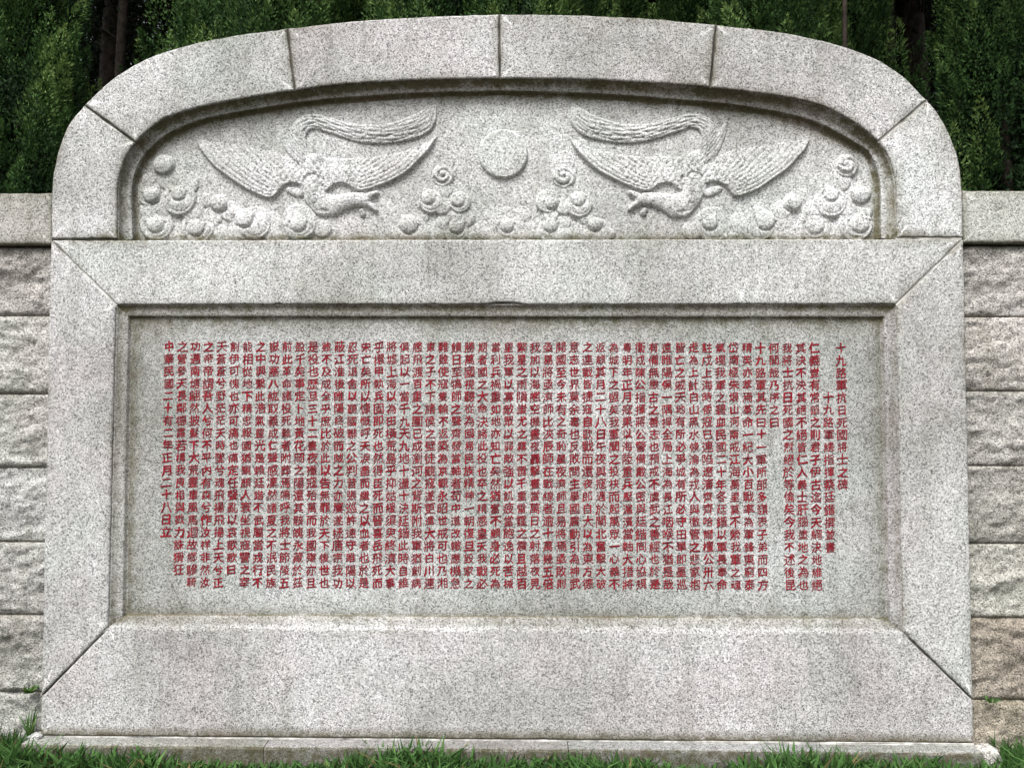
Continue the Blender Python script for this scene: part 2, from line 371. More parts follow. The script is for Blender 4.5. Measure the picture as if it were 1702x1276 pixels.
# mortar bedded behind the joints, and the rubble core that carries the stones
arch_out = np.vstack([PP(catmull(o, 6)) for o in outer])
core = offset(densify(np.vstack([arch_out, [oBR, oBL]])[::-1], 0.05), np.full(len(densify(np.vstack([arch_out, [oBR, oBL]])[::-1], 0.05)), 0.012))
def prism(name, p, y0, y1, mat, parent, color=None):
    p = np.asarray(p); n = len(p)
    V = [(a, y0, b) for a, b in p]+[(a, y1, b) for a, b in p]
    F = [tuple(range(n)), tuple(range(2*n-1, n-1, -1))]+[(i, i+n, (i+1) % n+n, (i+1) % n) for i in range(n)]
    o = mesh(name, V, F, mat, parent, False, color)
    bm = bmesh.new(); bm.from_mesh(o.data); bmesh.ops.recalc_face_normals(bm, faces=bm.faces); bm.to_mesh(o.data); bm.free()
    return o
prism('core', core, 0.12, 0.50, M_MORTAR, stele)
def strip(name, a, b, w, y0, y1, mat, parent):
    a = np.array(a); b = np.array(b); t = (b-a)/np.linalg.norm(b-a); nn = np.array((-t[1], t[0]))*w/2
    return prism(name, [a+nn, a-nn, b-nn, b+nn], y0, y1, mat, parent)
for (a, b) in [(outer[0][-1], inner[0][-1]), (outer[1][-1], inner[1][-1]), (outer[2][-1], inner[2][-1]), (outer[3][-1], inner[3][-1])]:
    strip('mortar', P(*a), P(*b), 0.012, 0.012, 0.09, M_MORTAR, stele)
strip('mortar', P(*outer[4][-1]), P(*inner[4][-1]), 0.012, 0.007, 0.09, M_LIME, stele)
strip('mortar', oTL+(.01, 0), P(195, 398), 0.012, 0.011, 0.09, M_MORTAR, stele)
strip('mortar', P(1490, 396), oTR-(.01, 0), 0.012, 0.006, 0.09, M_LIME, stele)
strip('mortar', oTL+(.01, -.01), iTL, 0.012, 0.007, 0.09, M_LIME, stele)
strip('mortar', oTR+(-.01, -.01), iTR, 0.012, 0.005, 0.09, M_LIME, stele)
strip('mortar', mL+(.01, 0), iBL, 0.012, 0.010, 0.09, M_MORTAR, stele)
strip('mortar', mR-(.01, 0), iBR, 0.012, 0.010, 0.09, M_MORTAR, stele)
# inscription panel
def gridpanel(name, x0, x1, z0, z1, y, step, parent, color, stainf):
    nx = int((x1-x0)/step)+1; nz = int((z1-z0)/step)+1
    X, Z = np.meshgrid(np.linspace(x0, x1, nx), np.linspace(z0, z1, nz))
    Y = y+0.0010*fbm(X*4, Z*4, 3)
    V = np.c_[X.ravel(), Y.ravel(), Z.ravel()]
    F = [(j*nx+i, j*nx+i+1, (j+1)*nx+i+1, (j+1)*nx+i) for j in range(nz-1) for i in range(nx-1)]
    return mesh(name, V, F, M_GR, parent, True, color, {'stain': stainf(X, Z).ravel()})
px0, px1, pz0, pz1 = pBL[0]-.012, pBR[0]+.012, pBL[1]-.012, pTL[1]+.012
def st_panel(X, Z):
    d = np.minimum(np.minimum(X-pBL[0], pBR[0]-X), np.minimum((Z-pBL[1])*1.2, (pTL[1]-Z)*0.8))
    s = 0.75*np.exp(-np.clip(d, 0, 9)/0.035)
    s += 0.35*np.exp(-np.clip(pTL[1]-Z, 0, 9)/0.09)*np.clip(0.7+1.5*fbm(X*3, Z*0.6, 3), 0, 1)     # grime washed down from the moulding
    s += 0.22*np.exp(-np.clip(X-pBL[0], 0, 9)/0.16)
    for sx, sz in ((1418, 868), (1416, 842), (1433, 970)):
        c = P(sx, sz, DI); s = s+0.7*np.exp(-(((X-c[0])**2+(Z-c[1])**2)/0.012**2))
    return np.clip(s, 0, 1)
ip = gridpanel('inscription_panel', px0, px1, pz0, pz1, DI, 0.02, stele, (0.86, 0.885, 0.86), st_panel)
prism('panel_back', [(px0, pz0), (px1, pz0), (px1, pz1), (px0, pz1)], DI+.006, 0.098, M_GR, stele)

# ------------------------------------------------------------------ relief panel
rp_poly = np.vstack([P(233, 402, DA)[None]]+allpanel+[P(1452, 402, DA)[None]])
cen = rp_poly.mean(0)
gx0, gx1, gy0, gy1 = 222, 1462, 146, 400
stp = 1.3
GX, GY = np.meshgrid(np.arange(gx0, gx1, stp), np.arange(gy0, gy1+stp, stp))     # drawing grid, in photo pixels on the relief plane
_a = P(gx0, gy0, DA); 
def w_of(X, Y):
    d0 = -up.x*(Y-638); dx = fw.x*FPX+rt.x*(X-851)-up.x*(Y-638); dy = fw.y*FPX+rt.y*(X-851)-up.y*(Y-638); dz = fw.z*FPX+rt.z*(X-851)-up.z*(Y-638)
    t = (DA-CAM[1])/dy; return CAM[0]+dx*t, CAM[2]+dz*t
WX, WZ = w_of(GX, GY)
from math import pi
# inside test of the panel opening (upper boundary as a function of x)
bx = np.concatenate([catmull(p, 8)[:, 0] for p in panel]); by = np.concatenate([catmull(p, 8)[:, 1] for p in panel])
topy = np.full(GX.shape[1], 1e9)
for i, x in enumerate(GX[0]):
    cross = []
    for k in range(len(bx)-1):
        a, b = bx[k], bx[k+1]
        if (a-x)*(b-x) <= 0 and a != b: cross.append(by[k]+(by[k+1]-by[k])*(x-a)/(b-a))
    if cross: topy[i] = min(cross)
inside = GY > (topy[None, :]-7)
def grid_mesh(name, Hm, keep, parent, color, stain, sink=0.003, cut=0.0):
    ny, nx = GX.shape
    fk = keep[:-1, :-1] | keep[1:, :-1] | keep[:-1, 1:] | keep[1:, 1:]
    jj, ii = np.nonzero(fk)
    idx = np.c_[jj*nx+ii, (jj+1)*nx+ii, (jj+1)*nx+ii+1, jj*nx+ii+1]
    used, inv = np.unique(idx, return_inverse=True); F = inv.reshape(-1, 4)
    V = np.c_[WX.ravel(), (DA-Hm).ravel(), WZ.ravel()][used]
    return mesh(name, V, F.tolist(), M_GR, parent, True, color, {'stain': stain.ravel()[used]})
H0 = 0.0014*fbm(WX*5, WZ*5, 3)
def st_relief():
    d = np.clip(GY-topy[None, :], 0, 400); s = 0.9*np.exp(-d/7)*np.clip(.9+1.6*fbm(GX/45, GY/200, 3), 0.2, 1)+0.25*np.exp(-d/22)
    s += 1.1*np.exp(-np.clip(397-GY, 0, 400)/7)  # darker line along the bottom edge of the panel
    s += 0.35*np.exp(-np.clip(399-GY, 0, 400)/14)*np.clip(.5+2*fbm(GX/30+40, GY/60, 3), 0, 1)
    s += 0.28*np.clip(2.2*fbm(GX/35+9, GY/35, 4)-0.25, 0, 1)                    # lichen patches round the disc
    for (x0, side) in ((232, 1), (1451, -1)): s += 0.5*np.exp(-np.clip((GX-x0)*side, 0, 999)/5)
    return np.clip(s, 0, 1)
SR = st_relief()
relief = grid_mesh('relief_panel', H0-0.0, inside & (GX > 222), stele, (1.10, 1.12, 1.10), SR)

def smooth(a, b, x): t = np.clip((x-a)/(b-a), 0, 1); return t*t*(3-2*t)
def seg_dist(X, Y, a, b):
    ax, ay = a[:2]; bx_, by_ = b[:2]; dx, dy = bx_-ax, by_-ay; L = dx*dx+dy*dy+1e-9
    t = np.clip(((X-ax)*dx+(Y-ay)*dy)/L, 0, 1); return np.hypot(X-ax-t*dx, Y-ay-t*dy), t
def tube(X, Y, pts, Hh, sharp=0.5):
    "rounded raised stroke, pts (x, y, radius)"
    out = np.full(X.shape, -1.0)
    for a, b in zip(pts[:-1], pts[1:]):
        d, t = seg_dist(X, Y, a, b); r = a[2]+(b[2]-a[2])*t
        out = np.maximum(out, 1-(d/r)**2)
    return np.where(out > 0, Hh*np.clip(out, 0, 1)**sharp, 0)
def groove(X, Y, pts, w, depth):
    out = np.zeros(X.shape)
    xs = [p[0] for p in pts]; ys = [p[1] for p in pts]
    m = (X > min(xs)-3*w) & (X < max(xs)+3*w) & (Y > min(ys)-3*w) & (Y < max(ys)+3*w)
    xx = X[m]; yy = Y[m]; dd = np.full(xx.shape, 1e9)
    for a, b in zip(pts[:-1], pts[1:]): dd = np.minimum(dd, seg_dist(xx, yy, a, b)[0])
    out[m] = depth*np.exp(-(dd/w)**2); return out
def cat3(pts, n=6): return catmull(pts, n)
wingL = catmull([(329, 238), (334, 252), (345, 266), (361, 283), (385, 300), (408, 316), (426, 324), (446, 331), (458, 328), (466, 318.7), (475, 310), (486, 306.5), (497, 308), (508, 312), (520, 316)], 6)
wingR = catmull([(540, 322), (549, 315), (556.5, 309), (566, 306.5), (578, 309), (587, 315), (597, 319), (611, 318), (633, 310.5), (656, 300.5), (679, 287.5), (695, 274), (710, 258.5), (719, 246), (726.5, 230)], 6)
def poly_y(c, x): return np.interp(x, c[:, 0], c[:, 1], left=-1e3, right=-1e3)
def signed_above(c, X, Y):
    "distance of a point from the curve, positive above it"
    d = np.full(X.shape, 1e9)
    for a, b in zip(c[:-1], c[1:]): d = np.minimum(d, seg_dist(X, Y, a, b)[0])
    return np.where(Y < poly_y(c, X), d, -d)
def bird(X, Y):
    H = np.zeros(X.shape)
    # wings: crisp lower edge, melting upward into the panel
    for c, tip, root, topc in ((wingL, (329, 236), (505, 300), [(326, 232), (350, 236), (400, 240), (450, 250), (485, 262), (515, 275)]),
                               (wingR, (727, 228), (540, 300), [(522, 262), (545, 262), (600, 262), (650, 258), (700, 243), (728, 226)])):
        s = signed_above(c, X, Y)
        ty = np.interp(X, [p[0] for p in topc], [p[1] for p in topc]); ly = poly_y(c, X)
        up_f = np.clip((Y-ty)/np.maximum(ly-ty, 1), 0, 1)
        w = 0.018*smooth(0, 2.4, s)*(0.25+0.75*smooth(0.0, 0.75, up_f))*smooth(0, 0.12, up_f+0.02)
        w = np.where((s > 0) & (X >= c[0, 0]) & (X <= c[-1, 0]), w, 0)
        H = np.maximum(H, w)
        # flight feathers: grooves running in from the tip
        left = c is wingL
        for k in range(1, 10):
            off = 5.6*k+0.2*k*k
            n0 = 0.02+0.025*k; n1 = 0.58-0.010*k
            m = len(c); a0 = int(m*n0); a1 = int(m*n1)
            cc = c[a0:a1] if left else c[m-a1:m-a0][::-1]
            dx = np.gradient(cc[:, 0]); dy = np.gradient(cc[:, 1]); L = np.hypot(dx, dy)
            nx, ny = (dy/L, -dx/L) if left else (-dy/L, dx/L)
            sgn = np.where(ny < 0, 1, -1)
            fan = off*np.linspace(1.35, 0.85, len(cc))
            g = np.c_[cc[:, 0]+nx*sgn*fan, cc[:, 1]+ny*sgn*fan]
            inw = (H > 0.002)
            H = H-groove(X, Y, [tuple(p) for p in g[::2]], 1.2, 0.0034)*inw
    # body, neck and head
    body = tube(X, Y, [(520, 268, 14), (517, 290, 24), (520, 312, 22)], 0.021, 0.5)
    H = np.maximum(H, body)
    neck = tube(X, Y, [(520, 305, 16), (523, 327, 18.5), (538, 342, 20), (553, 343, 19), (570, 337, 15), (588, 332, 12), (603, 332, 11.5), (610, 334, 10)], 0.025, 0.40)
    beak = np.maximum(tube(X, Y, [(606, 331, 8), (618, 326, 7), (626, 322, 5)], 0.022, .5), tube(X, Y, [(606, 336, 9), (618, 341, 6), (627, 350, 3.5)], 0.022, .5))
    nb = np.maximum(neck, beak)
    H = np.where(nb > 0.001, np.maximum(nb, H*0.8), H)
    H -= 0.012*np.exp(-(((X-622)/4.5)**2+((Y-335)/3.8)**2))
    wat = tube(X, Y, [(602, 351, 5), (604, 356, 5.5)], 0.014, .5); H = np.maximum(H, wat)
    H -= groove(X, Y, [(590, 327), (596, 324), (602, 327), (596, 330), (590, 327)], 1.0, 0.004)      # eye
    for (cx, cy) in ((568, 322), (484, 320)):                                # small foot/knob tucked under the wing
        pass
    H = np.maximum(H, tube(X, Y, [(480, 317, 6), (494, 322, 8), (500, 323, 6)], 0.012, .5))
    # lines on the breast
    for k in range(4):
        H -= groove(X, Y, [(509+k*4, 322), (514+k*4, 338), (526+k*4, 351), (540+k*3, 357-k)], 1.1, 0.004)*(H > .004)
    # tail sweeping up, over and along
    tail = [(520, 284, 9), (506, 264, 13), (497, 242, 14), (497, 220, 14), (509, 206, 13), (528, 202, 12), (552, 209, 13), (577, 218, 13.5), (606, 224, 15.5), (637, 224.5, 16.5), (667, 219, 18.5), (694, 210, 20), (708, 198, 16), (717, 186, 8), (722, 178, 3)]
    tc = catmull(np.array(tail), 4)
    tt = tube(X, Y, [tuple(p) for p in tc], 0.017, 0.30)
    H = np.maximum(H, tt)
    cl = tc[:, :2]; dx = np.gradient(cl[:, 0]); dy = np.gradient(cl[:, 1]); L = np.hypot(dx, dy)
    for f in (-.62, -.36, -.1, .18, .45, .68):
        g = np.c_[cl[:, 0]-dy/L*tc[:, 2]*f, cl[:, 1]+dx/L*tc[:, 2]*f]
        g[:, 1] += 1.5*np.sin(np.arange(len(g))*.7+f*9)
        H -= groove(X, Y, [tuple(p) for p in g[3:]], 1.1, 0.0042)*(tt > .002)
    for k in range(6):                                                       # eyes and braids in the tail
        x0 = 596+k*19; y0 = 230+2*math.sin(k)-max(0, k-3)*4
        H -= groove(X, Y, [(x0-9, y0), (x0-3, y0-4), (x0+4, y0-3), (x0+9, y0+3)], 1.1, 0.004)*(tt > .002)
        H -= groove(X, Y, [(x0-8, y0+5), (x0, y0+8), (x0+8, y0+4)], 1.1, 0.003)*(tt > .002)
    # loose plume on the outer side and the small curl inside the loop
    pl = [(464, 205, 3), (470, 225, 7), (482, 245, 10), (498, 262, 12), (514, 276, 12)]
    H = np.maximum(H, tube(X, Y, pl, 0.009, .5))
    for k in range(5):
        g = [(463+k*3, 207), (469+k*5, 228-k), (482+k*5, 247-k*2), (500+k*4, 264-k*2)]
        H -= groove(X, Y, [tuple(p) for p in catmull(g, 4)], 1.1, 0.004)*(H > .001)
    H -= groove(X, Y, [tuple(p) for p in catmull([(521, 215), (516, 224), (520, 237), (532, 248), (545, 255)], 4)], 1.2, 0.004)
    # scale feathers on body and wing roots
    def scales(cx0, cx1, cy0, cy1, r, dep, sh=0):
        nonlocal H
        row = 0; y = cy0
        while y < cy1:
            x = cx0+(r*.9 if row % 2 else 0)
            while x < cx1:
                yl = max(np.interp(x, wingL[:, 0], wingL[:, 1]) if x < 520 else 0, np.interp(x, wingR[:, 0], wingR[:, 1]) if x > 540 else 0, 318 if 515 <= x <= 545 else 0)
                if y < yl-6 and y > 262+abs(x-520)*0.06:
                    jx = x+random.uniform(-1.5, 1.5); jy = y+random.uniform(-1.5, 1.5)
                    m = (np.abs(X-jx) < r+3) & (np.abs(Y-jy) < r+3)
                    d = np.hypot(X[m]-jx, Y[m]-jy)
                    H[m] += (-dep*np.exp(-((d-r)/1.2)**2)*(Y[m] > jy-2)+dep*.5*np.clip(1-d/r, 0, 1))*(H[m] > .003)
                x += r*1.8
            y += r*1.35; row += 1
    scales(430, 640, 268, 320, 5.8, 0.0021)
    for (x, y, r) in ((524, 296, 7), (541, 291, 8), (524, 314, 8), (524, 333, 7), (536, 304, 6)):
        H -= groove(X, Y, [(x+r*math.cos(a), y+r*math.sin(a)) for a in np.linspace(0, 6.28, 14)], 1.2, .0028)*(H > .003)
        H += 0.002*np.clip(1-np.hypot(X-x, Y-y)/r, 0, 1)
    return H
random.seed(3)
m = GX < 760
Hb = bird(GX+3*fbm(GX/60+13, GY/50, 2), GY+3*fbm(GX/50+50, GY/60, 2)); Hb[GX > 760] = 0
kb = Hb > 0.0009
grid_mesh('phoenix_relief', np.where(kb, Hb, -0.0025)+0*H0, kb, relief, (1.10, 1.12, 1.11), SR*.5)
random.seed(4)
MX = 2*837-GX
Hb2 = bird(MX+5*fbm(GX/55+3, GY/55, 2)-1.0, GY+1.0+4*fbm(GX/60+30, GY/50, 2)); Hb2[GX < 915] = 0
kb2 = Hb2 > 0.0009
grid_mesh('phoenix_relief', np.where(kb2, Hb2, -0.0025), kb2, relief, (1.10, 1.12, 1.10), SR*.5)
# disc
d = np.hypot(GX-836.5, (GY-257)*1.0); Hd = (0.016*np.clip((41.5-d)/3, 0, 1)**.6+0.003*np.clip(1-(d/41.5)**2, 0, 1))*np.where(d < 41.5, 1, 0)
kd = Hd > .0009
grid_mesh('sun_disc', np.where(kd, Hd, -.0025), kd, relief, (1.06, 1.10, 1.06), SR*.3)
# clouds: (x, y, r, height, kind)   lobe = flat scallop, boss = round knob, curl = scallop with a spiral
def cloud(items):
    H = np.zeros(GX.shape)
    for (x, y, r, h, kind) in items:
        h *= 1.55 if kind != 'boss' else 1.35; d = np.hypot(GX-x, GY-y); u = np.clip(1-(d/r)**2, 0, 1)
        if kind == 'lobe': a = h*(0.82*np.clip((r-d)/3.2, 0, 1)**.6+0.18*u)-groove(GX, GY, [(x+r*k*math.cos(t), y+r*k*math.sin(t)) for t, k in zip(np.linspace(-.3, 2.7, 14), np.linspace(.84, .66, 14))], 1.2, 0.0035 if r > 18 and h > .013 else 0)*(u > 0)
        elif kind == 'boss': a = h*(0.6*np.clip((r-d)/4, 0, 1)**.6+0.4*u)
        else:
            a = h*u**.5
            g = [(x+r*k*math.cos(t), y+r*k*math.sin(t)) for t, k in zip(np.linspace(0.6, 2.9*math.pi, 22), np.linspace(.12, .8, 22))]
            a = a-groove(GX, GY, g, 1.9, 0.009)*(u > 0)
        a = a*(0.42+0.58*smooth(y-r*.9, y+r*.25, GY)) if kind == 'lobe' else a*(0.7+0.3*smooth(y-r, y, GY))
        if kind == 'boss':
            und = np.where(u > 0, h+H*0.35, 0)/h*a/1.0
            H = np.where(u > 0, np.maximum(H*0.75+a*.62, a), H)
            ring = np.exp(-((d-r*1.05)/2.2)**2)*(GY > y-r*.3); H = H-0.007*ring*(H > .008)*(d > r)
        else: H = np.maximum(H, a)
    return H
G = {
 'left': [(272, 345, 22, .009, 'lobe'), (230, 330, 14, .007, 'lobe'), (322, 352, 20, .009, 'lobe'), (384, 352, 18, .007, 'lobe'), (452, 372, 20, .008, 'lobe'), (470, 390, 16, .010, 'lobe'), (392, 393, 14, .010, 'lobe'), (296, 393, 15, .011, 'lobe'), (282, 298, 20, .006, 'lobe'), (247, 322, 22, .010, 'lobe'), (250, 348, 19, .008, 'lobe'), (248, 300, 13, .006, 'lobe'), (299, 332, 29, .016, 'lobe'), (310, 305, 22, .006, 'lobe'), (262, 374, 29, .013, 'lobe'), (298, 390, 20, .007, 'lobe'),
          (330, 378, 29, .011, 'lobe'), (342, 333, 13, .005, 'lobe'), (365, 392, 19, .007, 'lobe'), (424, 372, 29, .013, 'lobe'), (399, 382, 20, .008, 'lobe'), (456, 388, 18, .006, 'lobe'), (498, 370, 31, .012, 'lobe'), (536, 380, 16, .007, 'lobe'), (352, 362, 18, .006, 'lobe'),
          (273, 275, 18.5, .022, 'boss'), (254, 325, 14, .020, 'boss'), (299, 322, 13, .016, 'boss'), (364, 338, 15.5, .020, 'boss'), (260, 373, 15, .015, 'boss'), (327, 378, 15, .012, 'boss'), (407, 363, 16, .018, 'boss'), (497, 373, 13.5, .016, 'boss')],
 'midleft': [(700, 388, 18, .011, 'lobe'), (662, 388, 14, .006, 'lobe'), (738, 370, 14, .008, 'lobe'), (738, 315, 16, .004, 'lobe'), (775, 364, 15, .007, 'lobe'), (736.5, 292, 19, .012, 'curl'), (737, 268, 19, .003, 'lobe'), (716, 336, 21, .013, 'lobe'), (735, 343, 16, .010, 'lobe'), (764, 337, 19, .012, 'lobe'), (757, 358, 15, .008, 'lobe'), (684, 382, 25, .008, 'lobe'), (722, 388, 21, .007, 'lobe'), (757, 384, 22, .009, 'lobe'), (700, 362, 14, .004, 'lobe'),
          (713, 330, 11.5, .014, 'boss'), (761, 333, 12, .014, 'boss'), (680, 373, 16, .019, 'boss'), (759, 376, 13, .017, 'boss'), (736, 288, 6, .006, 'boss')],
 'mid': [(785, 389, 14, .009, 'lobe'), (822, 392, 14, .011, 'lobe'), (858, 393, 13, .011, 'lobe'), (890, 389, 13, .009, 'lobe'), (820, 360, 16, .005, 'lobe'), (868, 358, 16, .005, 'lobe'), (804, 386, 20, .010, 'lobe'), (842, 374, 30, .010, 'lobe'), (874, 386, 21, .010, 'lobe'), (843, 375, 12, .014, 'boss')],
 'midright': [(935, 388, 17, .011, 'lobe'), (972, 389, 16, .010, 'lobe'), (1010, 389, 13, .006, 'lobe'), (938, 370, 13, .008, 'lobe'), (975, 362, 14, .007, 'lobe'), (938, 316, 15, .004, 'lobe'), (937, 294, 20, .012, 'curl'), (937, 268, 19, .003, 'lobe'), (910, 335, 21, .012, 'lobe'), (938, 343, 16, .010, 'lobe'), (962, 341, 23, .013, 'lobe'), (915, 384, 22, .009, 'lobe'), (952, 388, 20, .008, 'lobe'), (990, 384, 23, .008, 'lobe'), (915, 358, 14, .008, 'lobe'),
          (917, 338, 11.5, .014, 'boss'), (961, 331, 12.5, .014, 'boss'), (915, 374, 12.5, .017, 'boss'), (989, 373, 12, .017, 'boss'), (935, 288, 6, .005, 'boss')],
 'right': [(1404, 346, 21, .009, 'lobe'), (1352, 352, 20, .009, 'lobe'), (1298, 350, 17, .007, 'lobe'), (1228, 372, 19, .008, 'lobe'), (1212, 391, 14, .010, 'lobe'), (1290, 392, 15, .010, 'lobe'), (1385, 393, 14, .010, 'lobe'), (1395, 300, 20, .006, 'lobe'), (1407, 276, 20, .017, 'curl'), (1400, 268, 9, .008, 'boss'), (1429, 322, 19, .009, 'lobe'), (1432, 350, 19, .008, 'lobe'), (1379, 336, 28, .014, 'lobe'), (1368, 308, 22, .005, 'lobe'), (1420, 374, 30, .013, 'lobe'), (1384, 390, 20, .007, 'lobe'), (1352, 377, 29, .011, 'lobe'), (1316, 390, 22, .007, 'lobe'),
          (1258, 374, 31, .012, 'lobe'), (1225, 388, 18, .006, 'lobe'), (1185, 374, 31, .010, 'lobe'), (1150, 384, 17, .007, 'lobe'), (1300, 368, 18, .006, 'lobe'),
          (1429, 325, 16, .020, 'boss'), (1380, 324, 12.5, .014, 'boss'), (1317, 337, 15.5, .020, 'boss'), (1271, 366, 17, .017, 'boss'), (1179, 370, 13.5, .017, 'boss'), (1353, 374, 16, .013, 'boss'), (1427, 371, 17, .015, 'boss')],
}
lab = {'left': 'curling stone clouds filling the left corner', 'midleft': 'small cloud heap left of the disc', 'mid': 'low cloud under the disc', 'midright': 'small cloud heap right of the disc', 'right': 'curling stone clouds filling the right corner'}
for k, it in G.items():
    Hc = cloud(it); Hc = np.where(inside, Hc, 0); kc = Hc > .0009
    o = grid_mesh('cloud_relief', np.where(kc, Hc, -.0025), kc, relief, (1.08, 1.10, 1.08), SR); o['label'] = lab[k]

# ------------------------------------------------------------------ carved text
TEXT = """十九路軍抗日死國將士之碑
　　　　十九路軍總指揮蔡廷鍇撰並書
仁義豈有常蹈之則君子伊古迄今天綱決地維絕
其決不決其絕不絕皆仁人義士肝腦塗地之為也
我將士抗日死國之烈絕於等倫矣今我不述後昆
何聞哉乃序之曰
十九路軍其先曰十一軍所部多嶺表子弟而四方
精英亦萃焉革命一紀大小百戰率為軍鋒東窮泰
岱南極朱垠山河兩戒江海萬里莫不縈我軍之魂
氣埋我軍之碧血民國二十年冬廷鍇以軍長奉命
駐戍上海時倭寇已連陷遼瀋齊齊哈爾檀公卅六
走為上計白山黑水倏淪為戎人與徹管之悲家抱
皆亡之戚天地有所必爭城有所必守田單即墨巡
遠睢陽保一隅捍全局上海為長江咽喉不猶是哉
有備無患古之善志也預戒不虞武之善經也於是
衛戍陳公指揮蔣公警備戴公密與廷鍇同心協規
粵明年正月寇果以海陸重兵壓滬濱當軸大措將
為城下之盟矣我軍聞之投袂而起萬眾一心義不
返顧其月二十八日午夜與寇遇於閘北奮擊大破
之連戰皆捷寇自歐戰而還夜郎自大以為東方德
意志世界莫余毒也反敗問主舉國震動引為神武
開國至今未有之奇恥星夜濟師且易將焉亟敗則
亟易將亟濟師比浹辰師在戰線者逾十萬幾五倍
我加以海艦空機晝夜轟擊晝當萬日之射落夜見
繁星之雨隕蚩尤之霧不啻千重雷霆之震且越百
里我軍以寡敵眾以弱敵強以飢疲當飽逸以苦械
當利兵禍重如地亦知亡矣然猶奮不顧身必死為
期者國之大命決諸此役也卒之精感皇天我戰必
勝萬國視聽從為回易民族精神一朝復旦毀家之
饋日至犒師之聲齊發當軸者苟中道改轍應機急
難雖使寇隻輪不返築為京觀永昭世戒可也乃湘
東之子不下諸侯之壁徒觀寇遂更遣大將白川連
艦飛渡百重之圍已成瀏河之背斯附我軍猶創病
俱起以一當千九天九地十盪十決廷鍇此時自維
將墟上海以為田橫荒島乎抑姑緩須臾終濟大事
乎擐甲執兵固即死也然得臣死而晉喜岳飛死而
宋亡矣所以慷慨呼天淚盡而繼之以血者也於是
忍死退舍以聽國聯之公判昔張巡許遠守睢陽以
蔽江淮後睢陽終破而賊之力亦屢遂拯唐宗我功
雖不及成全乎庶比於此以告無罪於天下後世也
是役也歷旦三十二晝夜殲寇殆萬而我國殤亦且
盈千矣事定卜地黃花岡之陽還其骸魄永藏於茲
前此革命諸役死難者附葬焉嗚呼我將士節陵五
嶽功塞八紘取義成仁聲感凜然諸夏之不泯民族
之中興繫此浩氣靈光是賴廷鍇不武屬當戎行不
能相從地下精忠報國猶靦顏人寰坐視寇讐之宰
割伊可愧也亦可痛也痛定任聲亂以哀歌歌曰
天蒼蒼兮野茫茫天時墜兮魂飛揚飛揚上天兮正
之帝帝謂吾人兮何不平內有森兮作汝祥非然汝
功邁南塘翩然披髮下大荒靈車風馬迴故鄉驂騎
之營參天長鄰德肅若構我良相與戮力誅猾狂
中華民國二十有二年正月二十八日立""".split('\n')
cu = bpy.data.curves.new('glyph', 'FONT'); cu.resolution_u = 2; cu.align_x = 'CENTER'; cu.offset = 0.0; cu.fill_mode = 'FRONT'
to = bpy.data.objects.new('glyph', cu); C.objects.link(to)
glyphs = {}
dg = bpy.context.evaluated_depsgraph_get()
for ch in sorted(set(''.join(TEXT))-{'　'}):
    cu.body = ch; dg.update()
    me = to.evaluated_get(dg).to_mesh()
    v = np.empty(len(me.vertices)*3); me.vertices.foreach_get('co', v); v = v.reshape(-1, 3)[:, :2].copy()
    fl = [tuple(p.vertices) for p in me.polygons]; cnt = {}
    for p in fl:
        for i in range(len(p)):
            k = (p[i], p[(i+1) % len(p)]); cnt[k] = cnt.get(k, 0)+1
    nrm = np.zeros((len(v), 2))
    for (i, j) in cnt:
        if (j, i) not in cnt:
            e = v[j]-v[i]; L = np.hypot(*e)
            if L > 1e-9: nn = np.array((e[1], -e[0]))/L; nrm[i] += nn; nrm[j] += nn
    if me.polygons and me.polygons[0].normal.z < 0: nrm = -nrm
    nrm /= np.maximum(np.linalg.norm(nrm, axis=1), 1e-6)[:, None]
    glyphs[ch] = (v, fl, nrm); to.to_mesh_clear() if hasattr(to, 'to_mesh_clear') else None
bpy.data.objects.remove(to); bpy.data.curves.remove(cu)
colpx = np.interp(np.arange(52), [0, 4, 8, 12, 17, 24, 30, 35, 42, 46, 51], [1397.5, 1308.5, 1219.4, 1130, 1020, 867.3, 737, 630, 477, 390, 281.5])
colpx = np.interp(np.arange(52), [0, 12, 18, 23, 30, 35, 43, 51], [1397.5, 1130, 998, 889, 737, 630, 455.5, 281.5])
TY = DI-0.0016
EM = 0.0572
tr = random.Random(5)
